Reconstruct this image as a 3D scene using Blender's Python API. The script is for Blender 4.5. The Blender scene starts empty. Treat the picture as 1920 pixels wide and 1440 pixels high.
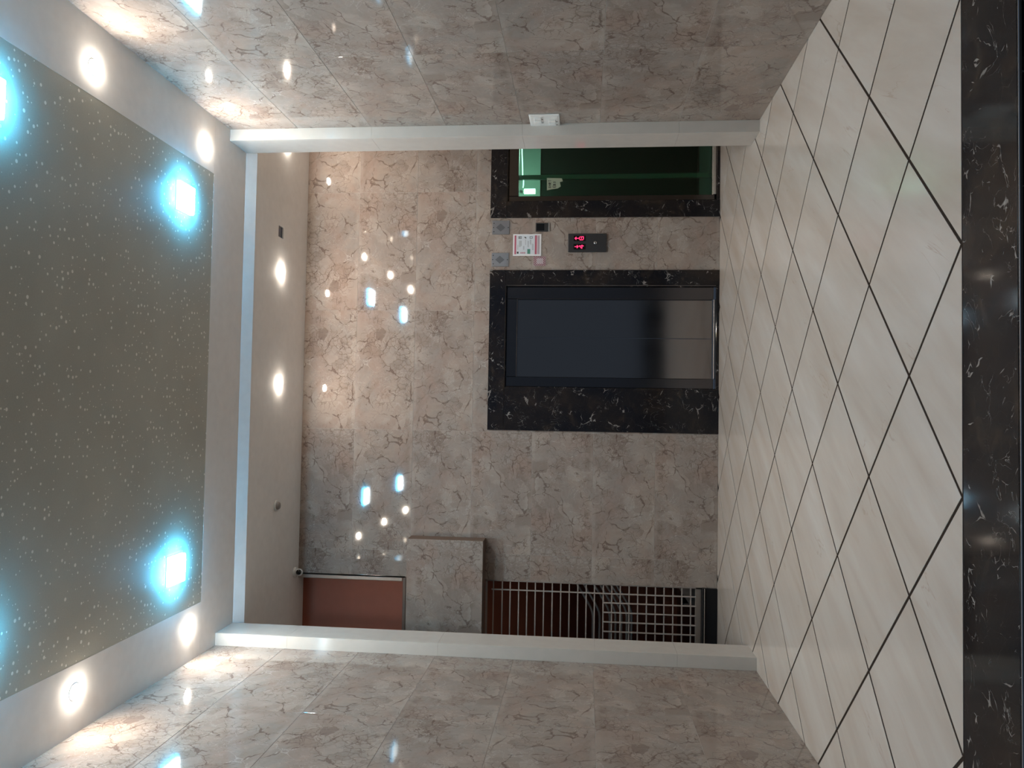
import bpy, bmesh, math, random
from mathutils import Vector, Matrix

random.seed(7)
C = bpy.context.scene.collection
SC = bpy.context.scene

# ------------------------------------------------------------------ camera, world, exposure
F_PX, PITCH, YAW, ROLL, CAM_H = 1445.1, 0.09452, 0.03471, 0.01355, 1.2517
fwd0 = Vector((math.sin(YAW), math.cos(YAW), 0)); right0 = Vector((math.cos(YAW), -math.sin(YAW), 0)); up0 = Vector((0, 0, 1))
FW = fwd0 * math.cos(PITCH) + up0 * math.sin(PITCH)
UP = -fwd0 * math.sin(PITCH) + up0 * math.cos(PITCH)
R2 = right0 * math.cos(ROLL) + UP * math.sin(ROLL)
U2 = -right0 * math.sin(ROLL) + UP * math.cos(ROLL)
cam_data = bpy.data.cameras.new('camera')
cam_data.sensor_fit = 'HORIZONTAL'; cam_data.sensor_width = 36.0
cam_data.lens = F_PX / 1920.0 * 36.0
cam_data.clip_start = 0.05
cam = bpy.data.objects.new('camera', cam_data); C.objects.link(cam)
ax, ay, az = -U2, R2, -FW                       # the photo was taken with the phone turned on its side
cam.matrix_world = Matrix(((ax.x, ay.x, az.x, 0), (ax.y, ay.y, az.y, 0), (ax.z, ay.z, az.z, CAM_H), (0, 0, 0, 1)))
SC.camera = cam

world = bpy.data.worlds.new('dusk'); SC.world = world; world.use_nodes = True
bg = world.node_tree.nodes['Background']
bg.inputs['Color'].default_value = (0.55, 0.72, 1.0, 1); bg.inputs['Strength'].default_value = 0.11

SC.view_settings.view_transform = 'Standard'; SC.view_settings.look = 'None'
SC.view_settings.exposure = 0.0; SC.view_settings.gamma = 1.0; SC.view_settings.use_curve_mapping = False
SC.cycles.caustics_reflective = False; SC.cycles.caustics_refractive = False
SC.cycles.blur_glossy = 0.4; SC.cycles.sample_clamp_indirect = 6.0

LED_W, LED_RIM, DOWN_W, LOBBY_W = 11.5, 300.0, 2.6, 4.5

# room measures (metres)
D = 7.40            # lift wall
XR, XL = 2.165, -1.835
H, H2 = 4.05, 4.03 # hall ceiling, lobby ceiling
YF = 2.36           # outer edge of the dark threshold
YS = 2.697          # where the diamond tiles start
YJ, YB = 5.735, 6.03
ROW, COL = 0.5833, 1.17

# ------------------------------------------------------------------ materials
def new_mat(name):
    m = bpy.data.materials.new(name); m.use_nodes = True
    return m, m.node_tree.nodes, m.node_tree.links, m.node_tree.nodes['Principled BSDF']

def simple(name, col, rough=0.5, metal=0.0, spec=0.5, emit=None, es=0.0):
    m, n, l, b = new_mat(name)
    b.inputs['Base Color'].default_value = (*col, 1); b.inputs['Roughness'].default_value = rough
    b.inputs['Metallic'].default_value = metal; b.inputs['Specular IOR Level'].default_value = spec
    # slight grain so that no surface is perfectly flat in tone
    t = n.new('ShaderNodeTexNoise'); t.inputs['Scale'].default_value = 14; t.inputs['Detail'].default_value = 3
    tc = n.new('ShaderNodeTexCoord'); l.new(tc.outputs['Object'], t.inputs['Vector'])
    mx = n.new('ShaderNodeMix'); mx.data_type = 'RGBA'
    mx.inputs[6].default_value = (*[c * 0.93 for c in col], 1); mx.inputs[7].default_value = (*[min(1, c * 1.05) for c in col], 1)
    l.new(t.outputs['Fac'], mx.inputs[0]); l.new(mx.outputs[2], b.inputs['Base Color'])
    if emit:
        b.inputs['Emission Color'].default_value = (*emit, 1); b.inputs['Emission Strength'].default_value = es
    return m

class NT:
    def __init__(s, m): s.n = m.node_tree.nodes; s.l = m.node_tree.links
    def _set(s, sock, v):
        if hasattr(v, 'is_output') or isinstance(v, bpy.types.NodeSocket): s.l.new(v, sock)
        else: sock.default_value = v
    def math(s, op, a, b=0.0, c=None, clamp=False):
        k = s.n.new('ShaderNodeMath'); k.operation = op; k.use_clamp = clamp
        s._set(k.inputs[0], a); s._set(k.inputs[1], b)
        if c is not None: s._set(k.inputs[2], c)
        return k.outputs[0]
    def vmath(s, op, a, b=None, scale=None):
        k = s.n.new('ShaderNodeVectorMath'); k.operation = op; s._set(k.inputs[0], a)
        if b is not None: s._set(k.inputs[1], b)
        if scale is not None: k.inputs['Scale'].default_value = scale
        return k.outputs[1] if op in ('LENGTH', 'DISTANCE') else k.outputs[0]
    def noise(s, vec, scale, detail=4, rough=0.55, dist=0.0, w=None):
        k = s.n.new('ShaderNodeTexNoise')
        if w is not None: k.noise_dimensions = '4D'; s._set(k.inputs['W'], w)
        s.l.new(vec, k.inputs['Vector']); k.inputs['Scale'].default_value = scale; k.inputs['Detail'].default_value = detail
        k.inputs['Roughness'].default_value = rough; k.inputs['Distortion'].default_value = dist
        return k.outputs['Fac'], k.outputs['Color']
    def vor(s, vec, scale, feature='F1', rnd=1.0):
        k = s.n.new('ShaderNodeTexVoronoi'); k.feature = feature; s.l.new(vec, k.inputs['Vector'])
        k.inputs['Scale'].default_value = scale; k.inputs['Randomness'].default_value = rnd
        return k
    def ramp(s, fac, stops):
        k = s.n.new('ShaderNodeValToRGB'); e = k.color_ramp.elements
        while len(e) < len(stops): e.new(0.5)
        for i, (p, c) in enumerate(stops):
            e[i].position = p; e[i].color = (*c, 1) if len(c) == 3 else c
        s._set(k.inputs[0], fac); return k.outputs[0]
    def step(s, fac, a, b):                       # smooth 0..1 between a and b
        k = s.n.new('ShaderNodeMapRange'); k.interpolation_type = 'SMOOTHSTEP'
        s._set(k.inputs[0], fac); k.inputs[1].default_value = a; k.inputs[2].default_value = b
        return k.outputs[0]
    def mix(s, fac, a, b):
        k = s.n.new('ShaderNodeMix'); k.data_type = 'RGBA'
        s._set(k.inputs[0], fac)
        for i, v in ((6, a), (7, b)):
            if isinstance(v, tuple): k.inputs[i].default_value = (*v, 1)
            else: s.l.new(v, k.inputs[i])
        return k.outputs[2]

def isoline(t, vec, scale, width, dist=1.2, detail=5, w=None):
    f, _ = t.noise(vec, scale, detail, 0.55, dist, w)
    a = t.math('ABSOLUTE', t.math('SUBTRACT', f, 0.5))
    return t.math('SUBTRACT', 1.0, t.step(a, 0.0, width))

def marble_tile_mat():
    """Polished breccia porcelain; every tile carries one of a few prints, as the real ones do."""
    m, n, l, b = new_mat('polished taupe breccia tile'); t = NT(m)
    tc = n.new('ShaderNodeTexCoord').outputs['Object']
    oi = n.new('ShaderNodeObjectInfo').outputs['Random']
    w = t.math('MULTIPLY', t.math('FLOOR', t.math('MULTIPLY', oi, 3.0)), 7.3)
    comb = n.new('ShaderNodeCombineXYZ'); l.new(w, comb.inputs[0]); l.new(w, comb.inputs[2])
    P = t.vmath('ADD', tc, comb.outputs[0])
    def warped(vec, sc, amt, det=5):
        return t.vmath('ADD', vec, t.vmath('SCALE', t.vmath('SUBTRACT', t.noise(vec, sc, det, 0.6)[1], (0.5, 0.5, 0.5)), scale=amt))
    vec = warped(warped(P, 3.0, 0.22, 3), 14.0, 0.05, 3)
    big = t.noise(P, 1.9, 5, 0.58, 1.1)[0]
    base = t.ramp(big, [(0.28, (0.180, 0.142, 0.120)), (0.42, (0.255, 0.206, 0.176)), (0.52, (0.275, 0.240, 0.214)), (0.62, (0.318, 0.262, 0.222)), (0.74, (0.365, 0.332, 0.305))])
    pink = t.step(t.noise(t.vmath('ADD', P, (4, 1, 7)), 2.3, 3, 0.5, 0.8)[0], 0.42, 0.62)
    base = t.mix(t.math('MULTIPLY', pink, 0.5), base, (0.310, 0.218, 0.176))
    grain = t.noise(P, 38.0, 4, 0.7)[0]
    base = t.mix(t.math('MULTIPLY', t.step(grain, 0.35, 0.7), 0.16), base, (0.40, 0.34, 0.30))
    # ragged fragments a shade lighter or darker than their bed
    cell = t.vor(vec, 7.5); cv = n.new('ShaderNodeSeparateColor'); l.new(cell.outputs['Color'], cv.inputs[0])
    zone = t.step(t.noise(P, 2.7, 3)[0], 0.42, 0.60)
    col = t.mix(t.math('MULTIPLY', t.math('MULTIPLY', cv.outputs[0], zone), 0.62), base, (0.405, 0.352, 0.308))
    col = t.mix(t.math('MULTIPLY', t.math('MULTIPLY', t.math('POWER', cv.outputs[1], 4.0), zone), 0.62), col, (0.160, 0.114, 0.092))
    # brown cracks of uneven width along the fragments
    edge = t.vor(vec, 4.6, 'DISTANCE_TO_EDGE').outputs['Distance']
    wid = t.step(t.noise(P, 5.5, 4, 0.6)[0], 0.45, 0.72)
    seam = t.math('LESS_THAN', edge, t.math('MULTIPLY', wid, 0.045))
    soft = t.math('SUBTRACT', 1.0, t.step(t.math('DIVIDE', edge, t.math('MULTIPLY_ADD', wid, 0.07, 0.0005)), 0.2, 1.0))
    col = t.mix(t.math('MULTIPLY', soft, 0.70), col, (0.112, 0.073, 0.056))
    edge2 = t.vor(t.vmath('ADD', vec, (2, 5, 3)), 11.0, 'DISTANCE_TO_EDGE').outputs['Distance']
    wid2 = t.step(t.noise(t.vmath('ADD', P, (7, 2, 2)), 4.2, 3, 0.6)[0], 0.47, 0.68)
    soft2 = t.math('SUBTRACT', 1.0, t.step(t.math('DIVIDE', edge2, t.math('MULTIPLY_ADD', wid2, 0.06, 0.0005)), 0.2, 1.0))
    col = t.mix(t.math('MULTIPLY', soft2, 0.50), col, (0.118, 0.078, 0.060))
    # pale hair veins in loose sheaves
    v2 = t.math('MULTIPLY', isoline(t, t.vmath('ADD', P, (3.1, 1.7, 5.2)), 4.0, 0.009, 2.4, 6), t.step(t.noise(P, 3.3, 2)[0], 0.46, 0.58))
    col = t.mix(t.math('MULTIPLY', v2, 0.6), col, (0.50, 0.46, 0.425))
    v3 = t.math('MULTIPLY', isoline(t, t.vmath('ADD', P, (1.1, 6.7, 2.2)), 7.5, 0.012, 2.0, 5), t.step(t.noise(t.vmath('ADD', P, (5, 5, 1)), 4.1, 2)[0], 0.54, 0.62))
    col = t.mix(t.math('MULTIPLY', v3, 0.45), col, (0.45, 0.41, 0.37))
    e3 = t.vor(t.vmath('ADD', vec, (8, 1, 6)), 19.0, 'DISTANCE_TO_EDGE').outputs['Distance']
    w3 = t.step(t.noise(t.vmath('ADD', P, (1, 9, 4)), 3.6, 4, 0.65)[0], 0.49, 0.66)
    s3 = t.math('SUBTRACT', 1.0, t.step(t.math('DIVIDE', e3, t.math('MULTIPLY_ADD', w3, 0.09, 0.0005)), 0.2, 1.0))
    col = t.mix(t.math('MULTIPLY', s3, 0.48), col, (0.125, 0.084, 0.065))
    # broken dark ring, the print's most recognisable mark, and a brown slash
    sx = n.new('ShaderNodeSeparateXYZ'); l.new(vec, sx.inputs[0])
    for cx, cz, rad, lo, hi in ((-0.22, 0.02, 0.095, 0.40, 0.55), (0.27, -0.10, 0.06, 0.47, 0.58)):
        dx = t.math('SUBTRACT', sx.outputs[0], cx); dz = t.math('SUBTRACT', sx.outputs[2], cz)
        dist = t.math('SQRT', t.math('ADD', t.math('MULTIPLY', dx, dx), t.math('MULTIPLY', dz, dz)))
        ring = t.math('SUBTRACT', 1.0, t.step(t.math('ABSOLUTE', t.math('SUBTRACT', dist, rad)), 0.001, 0.0075))
        ring = t.math('MULTIPLY', ring, t.step(t.noise(tc, 9.0, 2)[0], lo, hi))
        col = t.mix(t.math('MULTIPLY', ring, 0.62), col, (0.095, 0.060, 0.045))
    sl = t.math('SUBTRACT', t.math('MULTIPLY', sx.outputs[2], 0.9), t.math('MULTIPLY', sx.outputs[0], 0.45))
    sl = t.math('SUBTRACT', 1.0, t.step(t.math('ABSOLUTE', t.math('SUBTRACT', sl, 0.16)), 0.001, 0.014))
    sl = t.math('MULTIPLY', sl, t.step(t.noise(tc, 4.0, 3)[0], 0.55, 0.62))
    col = t.mix(t.math('MULTIPLY', sl, 0.62), col, (0.120, 0.072, 0.053))
    # paler printed margin beside the horizontal joints
    so = n.new('ShaderNodeSeparateXYZ'); l.new(tc, so.inputs[0])
    mg = t.step(t.math('ABSOLUTE', so.outputs[2]), 0.245, 0.28)
    mg = t.math('MULTIPLY', mg, t.step(t.noise(tc, 4.5, 2)[0], 0.38, 0.6))
    col = t.mix(t.math('MULTIPLY', mg, 0.32), col, (0.42, 0.37, 0.33))
    col = t.vmath('SCALE', col, scale=0.95)
    l.new(col, b.inputs['Base Color'])
    b.inputs['Roughness'].default_value = 0.045; b.inputs['Specular IOR Level'].default_value = 0.5
    bp = n.new('ShaderNodeBump'); bp.inputs['Strength'].default_value = 0.012; bp.inputs['Distance'].default_value = 0.02
    l.new(t.noise(tc, 1.4, 1)[0], bp.inputs['Height']); l.new(bp.outputs[0], b.inputs['Normal'])
    return m

def dark_marble_mat(name='dark emperador marble', lift=1.0):
    m, n, l, b = new_mat(name); t = NT(m)
    tc = n.new('ShaderNodeTexCoord').outputs['Object']
    warp = t.noise(tc, 3.0, 4)[1]
    vec = t.vmath('ADD', tc, t.vmath('SCALE', t.vmath('SUBTRACT', warp, (0.5, 0.5, 0.5)), scale=0.25))
    k = lift
    col = t.ramp(t.noise(vec, 2.4, 6, 0.62, 0.5)[0], [(0.40, (0.0075 * k, 0.0078 * k, 0.0105 * k)), (0.58, (0.015 * k, 0.0125 * k, 0.0125 * k)), (0.74, (0.032 * k, 0.023 * k, 0.019 * k))])
    cl = t.step(t.noise(t.vmath('ADD', tc, (3, 3, 3)), 4.5, 5, 0.65, 0.8)[0], 0.55, 0.72)
    col = t.mix(t.math('MULTIPLY', cl, 0.5), col, (0.050, 0.036, 0.026))
    edge = t.vor(vec, 7.0, 'DISTANCE_TO_EDGE').outputs['Distance']
    wid = t.step(t.noise(tc, 8.0, 3, 0.6)[0], 0.56, 0.74)
    sv = t.math('SUBTRACT', 1.0, t.step(t.math('DIVIDE', edge, t.math('MULTIPLY_ADD', wid, 0.07, 0.0004)), 0.2, 1.0))
    col = t.mix(t.math('MULTIPLY', sv, 0.50), col, (0.36, 0.33, 0.31))
    sq = t.math('MULTIPLY', isoline(t, t.vmath('ADD', tc, (6, 2, 9)), 4.5, 0.007, 3.0, 4), t.step(t.noise(t.vmath('ADD', tc, (2, 2, 8)), 5.5, 2)[0], 0.52, 0.60))
    col = t.mix(t.math('MULTIPLY', sq, 0.5), col, (0.38, 0.36, 0.345))
    e2 = t.vor(t.vmath('ADD', vec, (4, 7, 1)), 22.0, 'DISTANCE_TO_EDGE').outputs['Distance']
    w2 = t.step(t.noise(t.vmath('ADD', tc, (9, 4, 2)), 9.0, 2, 0.6)[0], 0.62, 0.74)
    sv2 = t.math('SUBTRACT', 1.0, t.step(t.math('DIVIDE', e2, t.math('MULTIPLY_ADD', w2, 0.16, 0.0004)), 0.2, 1.0))
    col = t.mix(t.math('MULTIPLY', sv2, 0.55), col, (0.42, 0.39, 0.37))
    l.new(col, b.inputs['Base Color']); b.inputs['Roughness'].default_value = 0.08; b.inputs['Specular IOR Level'].default_value = 0.28
    return m

def floor_tile_mat():
    m, n, l, b = new_mat('cream streaked floor tile'); t = NT(m)
    geo = n.new('ShaderNodeNewGeometry').outputs['Position']
    oi = n.new('ShaderNodeObjectInfo').outputs['Random']
    comb = n.new('ShaderNodeCombineXYZ'); l.new(t.math('MULTIPLY', oi, 3.0), comb.inputs[0]); l.new(t.math('MULTIPLY', oi, 1.7), comb.inputs[1])
    mp = n.new('ShaderNodeMapping'); mp.inputs['Rotation'].default_value = (0, 0, -math.radians(58)); mp.inputs['Scale'].default_value = (0.55, 3.0, 1)
    # rotate first so that the streaks run along one direction, then stretch
    rot = n.new('ShaderNodeVectorRotate'); rot.rotation_type = 'Z_AXIS'; rot.inputs['Angle'].default_value = -math.radians(58)
    l.new(geo, rot.inputs['Vector'])
    st = t.vmath('MULTIPLY', rot.outputs[0], (0.55, 3.0, 1.0)); n.remove(mp)
    st = t.vmath('ADD', st, comb.outputs[0])
    col = t.ramp(t.noise(st, 1.5, 5, 0.55, 0.3)[0], [(0.30, (0.475, 0.410, 0.360)), (0.48, (0.525, 0.470, 0.425)), (0.60, (0.55, 0.505, 0.465)), (0.75, (0.595, 0.555, 0.525))])
    f2 = t.step(t.noise(t.vmath('ADD', st, (5, 3, 0)), 2.3, 4, 0.6, 0.6)[0], 0.60, 0.72)
    col = t.mix(t.math('MULTIPLY', f2, 0.3), col, (0.47, 0.385, 0.315))
    v = t.math('MULTIPLY', isoline(t, t.vmath('ADD', st, (1, 8, 0)), 1.3, 0.006, 0.8, 5), t.step(t.noise(geo, 1.9, 2)[0], 0.55, 0.62))
    col = t.mix(t.math('MULTIPLY', v, 0.45), col, (0.36, 0.27, 0.21))
    col = t.vmath('SCALE', col, scale=0.88)
    l.new(col, b.inputs['Base Color']); b.inputs['Roughness'].default_value = 0.16; b.inputs['Specular IOR Level'].default_value = 0.4
    return m

def wallpaper_mat():
    m, n, l, b = new_mat('taupe wallpaper with pale and ringed dots'); t = NT(m)
    tc = n.new('ShaderNodeTexCoord').outputs['Object']
    weave = t.noise(t.vmath('MULTIPLY', tc, (1, 1, 0)), 120, 2)[0]
    cloud = t.noise(tc, 2.0, 3)[0]
    base = t.ramp(t.math('ADD', t.math('MULTIPLY', weave, 0.35), t.math('MULTIPLY', cloud, 0.65)), [(0.35, (0.45, 0.445, 0.39)), (0.65, (0.53, 0.525, 0.46))])
    p = t.vmath('MULTIPLY', tc, (0.85, 1.0, 0))
    vo = t.vor(p, 27.0, 'F1', 0.6); d = vo.outputs['Distance']
    sc = n.new('ShaderNodeSeparateColor'); l.new(vo.outputs['Color'], sc.inputs[0])
    size = t.math('MULTIPLY_ADD', sc.outputs[1], 0.12, 0.12)
    dot = t.math('MULTIPLY', t.math('LESS_THAN', d, size), t.math('GREATER_THAN', sc.outputs[0], 0.12))
    vs = t.vor(t.vmath('ADD', p, (3, 7, 0)), 38.0, 'F1', 0.9); s2 = n.new('ShaderNodeSeparateColor'); l.new(vs.outputs['Color'], s2.inputs[0])
    dot = t.math('MAXIMUM', dot, t.math('MULTIPLY', t.math('LESS_THAN', vs.outputs['Distance'], 0.13), t.math('GREATER_THAN', s2.outputs[0], 0.45)))
    ring = t.math('LESS_THAN', t.math('ABSOLUTE', t.math('SUBTRACT', d, 0.19)), 0.045)
    ring = t.math('MULTIPLY', ring, t.math('GREATER_THAN', sc.outputs[2], 0.82))
    col = t.mix(ring, base, (0.27, 0.262, 0.24))
    col = t.mix(dot, col, (0.95, 0.93, 0.86))
    l.new(col, b.inputs['Base Color'])
    l.new(t.math('MULTIPLY', dot, 0.1), b.inputs['Metallic'])
    l.new(t.math('MULTIPLY_ADD', dot, -0.25, 0.55), b.inputs['Roughness'])
    b.inputs['Specular IOR Level'].default_value = 0.3
    return m

def steel_mat(name, col, rough, wob=0.03):
    m, n, l, b = new_mat(name); t = NT(m)
    b.inputs['Metallic'].default_value = 1.0; b.inputs['Base Color'].default_value = (*col, 1); b.inputs['Roughness'].default_value = rough
    tc = n.new('ShaderNodeTexCoord').outputs['Object']
    st = t.vmath('MULTIPLY', tc, (1.0, 1.0, 0.25))
    bp = n.new('ShaderNodeBump'); bp.inputs['Strength'].default_value = wob; bp.inputs['Distance'].default_value = 0.05
    l.new(t.noise(st, 3.0, 1)[0], bp.inputs['Height']); l.new(bp.outputs[0], b.inputs['Normal'])
    r = t.math('MULTIPLY_ADD', t.noise(st, 6, 3)[0], 0.06, rough - 0.03); l.new(r, b.inputs['Roughness'])
    return m

def emission(name, col, s):
    m = bpy.data.materials.new(name); m.use_nodes = True; n = m.node_tree.nodes; l = m.node_tree.links
    n.remove(n['Principled BSDF']); e = n.new('ShaderNodeEmission'); e.inputs[0].default_value = (*col, 1); e.inputs[1].default_value = s
    l.new(e.outputs[0], n['Material Output'].inputs[0]); return m

def glass_mat(name, col):
    m, n, l, b = new_mat(name)
    b.inputs['Base Color'].default_value = (*col, 1); b.inputs['Transmission Weight'].default_value = 1.0
    b.inputs['Roughness'].default_value = 0.0; b.inputs['IOR'].default_value = 1.45
    return m

M = dict(
    tile=marble_tile_mat(), dark=dark_marble_mat(), floor=floor_tile_mat(), paper=wallpaper_mat(),
    grout=simple('dark epoxy grout', (0.030, 0.022, 0.018), 0.9, spec=0.05), pale_grout=simple('pale joint filler', (0.40, 0.36, 0.325), 0.6),
    cream=simple('polished cream marble', (0.50, 0.475, 0.44), 0.10), paint=simple('white ceiling paint', (0.89, 0.88, 0.87), 0.75, spec=0.2),
    terracotta=simple('terracotta wall paint', (0.34, 0.110, 0.068), 0.65, spec=0.25),
    steel=steel_mat('black mirror steel', (0.30, 0.275, 0.255), 0.10), frame=steel_mat('dark bronze steel', (0.135, 0.127, 0.127), 0.16),
    chrome=steel_mat('brushed bright steel', (0.72, 0.73, 0.74), 0.22, 0.0), plate=steel_mat('grey brushed plate', (0.30, 0.30, 0.315), 0.38, 0.0),
    granite=simple('black polished granite', (0.007, 0.008, 0.010), 0.10, spec=0.25), rubber=simple('black rubber', (0.008, 0.008, 0.008), 0.7, spec=0.2),
    white=simple('white moulded plastic', (0.72, 0.73, 0.72), 0.35), dark_plastic=simple('charcoal plastic', (0.030, 0.030, 0.032), 0.3),
    black=simple('black display window', (0.004, 0.004, 0.004), 0.12), bar=simple('off white painted iron', (0.32, 0.275, 0.25), 0.45),
    rail=simple('grey painted tube', (0.27, 0.25, 0.245), 0.3, 0.3), concrete=simple('grey stair plaster', (0.20, 0.17, 0.155), 0.7),
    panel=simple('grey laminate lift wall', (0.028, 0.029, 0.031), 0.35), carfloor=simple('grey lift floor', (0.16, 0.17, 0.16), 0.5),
    paper_white=simple('white print paper', (0.70, 0.70, 0.71), 0.4), red_ink=simple('red ink', (0.40, 0.10, 0.145), 0.5), grey_ink=simple('grey ink', (0.27, 0.28, 0.30), 0.5),
    blue_print=simple('pale blue print', (0.56, 0.60, 0.64), 0.5), green_ink=simple('green ink', (0.06, 0.20, 0.15), 0.5), black_ink=simple('black ink', (0.02, 0.02, 0.02), 0.5),
    pink_print=simple('pale pink print', (0.46, 0.36, 0.385), 0.5), wood=simple('brown timber edge', (0.13, 0.088, 0.066), 0.5), note=simple('yellowed note paper with green glass cast', (0.27, 0.31, 0.22), 0.7),
    glass=glass_mat('green tinted glass', (0.30, 0.72, 0.50)), navy_glass=simple('dark blue lamp glass', (0.02, 0.04, 0.08), 0.08),
    led_face=emission('white led diffuser', (0.90, 0.97, 1.0), 60.0), led_rim=emission('cyan led edge', (0.02, 0.50, 0.92), LED_RIM), lens=emission('warm led lens', (1.0, 0.88, 0.74), 850.0),
    flat_lens=emission('warm flat led lens', (1.0, 0.86, 0.72), 60.0),
    red_led=emission('red dot matrix', (1.0, 0.03, 0.12), 3.2), car_lamp=emission('white tube lamp', (0.9, 1.0, 0.92), 9.0), strip=emission('cable with lamplight as glow', (0.8, 1.0, 0.9), 4.0),
    smoked=simple('grey translucent plastic', (0.28, 0.26, 0.25), 0.3), alu=simple('dull aluminium trim', (0.33, 0.29, 0.26), 0.35, 0.7),
)

# ------------------------------------------------------------------ mesh helpers
def link(name, me, mat, parent=None, loc=(0, 0, 0)):
    if mat and not me.materials: me.materials.append(mat)
    o = bpy.data.objects.new(name, me); C.objects.link(o); o.location = loc
    if parent: o.parent = parent
    return o

def tag(o, label=None, cat=None, group=None, kind=None):
    for k, v in (('label', label), ('category', cat), ('group', group), ('kind', kind)):
        if v: o[k] = v
    return o

def empty(name, loc=(0, 0, 0), **kw):
    o = bpy.data.objects.new(name, None); C.objects.link(o); o.location = loc; o.empty_display_size = 0.1
    return tag(o, **kw)

class MB:
    """Collects boxes, tubes, discs and prisms in one bmesh; coordinates are relative to ORG."""
    def __init__(s, org=(0, 0, 0)): s.b = bmesh.new(); s.o = Vector(org)
    def v(s, p): return s.b.verts.new(Vector(p) - s.o)
    def box(s, x0, x1, y0, y1, z0, z1, bev=0.0, seg=1):
        vs = [s.v((x, y, z)) for x in (x0, x1) for y in (y0, y1) for z in (z0, z1)]
        fs = [s.b.faces.new([vs[i] for i in q]) for q in ((0, 1, 3, 2), (4, 6, 7, 5), (0, 4, 5, 1), (2, 3, 7, 6), (0, 2, 6, 4), (1, 5, 7, 3))]
        if bev:
            es = list({e for f in fs for e in f.edges})
            bmesh.ops.bevel(s.b, geom=es, offset=bev, segments=seg, profile=0.5, affect='EDGES')
        return s
    def tube(s, pts, r, n=8, caps=True):
        pts = [Vector(p) for p in pts]; rings = []
        for i, p in enumerate(pts):
            d = (pts[min(i + 1, len(pts) - 1)] - pts[max(i - 1, 0)]).normalized()
            a = Vector((0, 0, 1)) if abs(d.z) < 0.9 else Vector((1, 0, 0))
            u = d.cross(a).normalized(); w = d.cross(u)
            rr = r[i] if isinstance(r, (list, tuple)) else r
            rings.append([s.v(p + (u * math.cos(2 * math.pi * k / n) + w * math.sin(2 * math.pi * k / n)) * rr) for k in range(n)])
        for a, b in zip(rings, rings[1:]):
            for k in range(n): s.b.faces.new((a[k], a[(k + 1) % n], b[(k + 1) % n], b[k]))
        if caps: s.b.faces.new(rings[0][::-1]); s.b.faces.new(rings[-1])
        return s
    def lathe(s, prof, c=(0, 0, 0), n=28, axis='z'):
        """profile of (radius, height) along the axis, closed at zero radius"""
        c = Vector(c); rings = []
        def P(r, h, a):
            if axis == 'z': return c + Vector((r * math.cos(a), r * math.sin(a), h))
            return c + Vector((r * math.cos(a), h, r * math.sin(a)))
        for r, h in prof:
            rings.append([s.v(P(0, h, 0))] if r < 1e-6 else [s.v(P(r, h, 2 * math.pi * k / n)) for k in range(n)])
        for a, b in zip(rings, rings[1:]):
            for k in range(n):
                k2 = (k + 1) % n
                if len(a) == 1 and len(b) == 1: continue
                if len(a) == 1: s.b.faces.new((a[0], b[k2], b[k]))
                elif len(b) == 1: s.b.faces.new((a[k], a[k2], b[0]))
                else: s.b.faces.new((a[k], a[k2], b[k2], b[k]))
        return s
    def prism(s, poly, axis, a0, a1):
        """poly of 2-D points extruded along an axis: 'y' -> (x, z) points, 'z' -> (x, y), 'x' -> (y, z)"""
        def P(p, a): return {'y': (p[0], a, p[1]), 'z': (p[0], p[1], a), 'x': (a, p[0], p[1])}[axis]
        A = [s.v(P(p, a0)) for p in poly]; B = [s.v(P(p, a1)) for p in poly]; n = len(poly)
        s.b.faces.new(A); s.b.faces.new(B[::-1])
        for k in range(n): s.b.faces.new((A[k], B[k], B[(k + 1) % n], A[(k + 1) % n]))
        return s
    def mesh(s, name, smooth=False):
        bmesh.ops.recalc_face_normals(s.b, faces=s.b.faces)
        me = bpy.data.meshes.new(name); s.b.to_mesh(me); s.b.free()
        if smooth:
            for p in me.polygons: p.use_smooth = True
        return me
    def build(s, name, mat, parent=None, loc=(0, 0, 0), smooth=False):
        return link(name, s.mesh(name, smooth), mat, parent, loc)

def grid_slab(xs, zs, keep, y0, y1, bev=0.0):
    """Slab in the x-z plane (front at y0) made of grid cells: one connected mesh even round an opening."""
    b = bmesh.new(); V = {}
    def vv(i, j, y):
        k = (i, j, y)
        if k not in V: V[k] = b.verts.new((xs[i], y, zs[j]))
        return V[k]
    K = {(i, j) for i in range(len(xs) - 1) for j in range(len(zs) - 1) if keep((xs[i] + xs[i + 1]) / 2, (zs[j] + zs[j + 1]) / 2)}
    if not K: b.free(); return None
    for i, j in K:
        b.faces.new([vv(i, j, y0), vv(i + 1, j, y0), vv(i + 1, j + 1, y0), vv(i, j + 1, y0)])
        b.faces.new([vv(i, j, y1), vv(i, j + 1, y1), vv(i + 1, j + 1, y1), vv(i + 1, j, y1)])
        for di, dj, a, c in ((-1, 0, (0, 1), (0, 0)), (1, 0, (1, 0), (1, 1)), (0, -1, (0, 0), (1, 0)), (0, 1, (1, 1), (0, 1))):
            if (i + di, j + dj) not in K:
                p, q = (i + a[0], j + a[1]), (i + c[0], j + c[1])
                b.faces.new([vv(*p, y0), vv(*q, y0), vv(*q, y1), vv(*p, y1)])
    bmesh.ops.recalc_face_normals(b, faces=b.faces)
    if bev:
        b.edges.ensure_lookup_table()
        es = [e for e in b.edges if len(e.link_faces) == 2 and all(abs(v.co.y - y0) < 1e-6 for v in e.verts) and e.calc_face_angle() > 1.0]
        bmesh.ops.bevel(b, geom=es, offset=bev, segments=1, affect='EDGES')
    me = bpy.data.meshes.new('slab'); b.to_mesh(me); b.free(); return me

def copy_tree(o, parent=None):
    c = o.copy(); C.objects.link(c); c.parent = parent
    for ch in list(o.children): copy_tree(ch, c)
    return c

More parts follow.
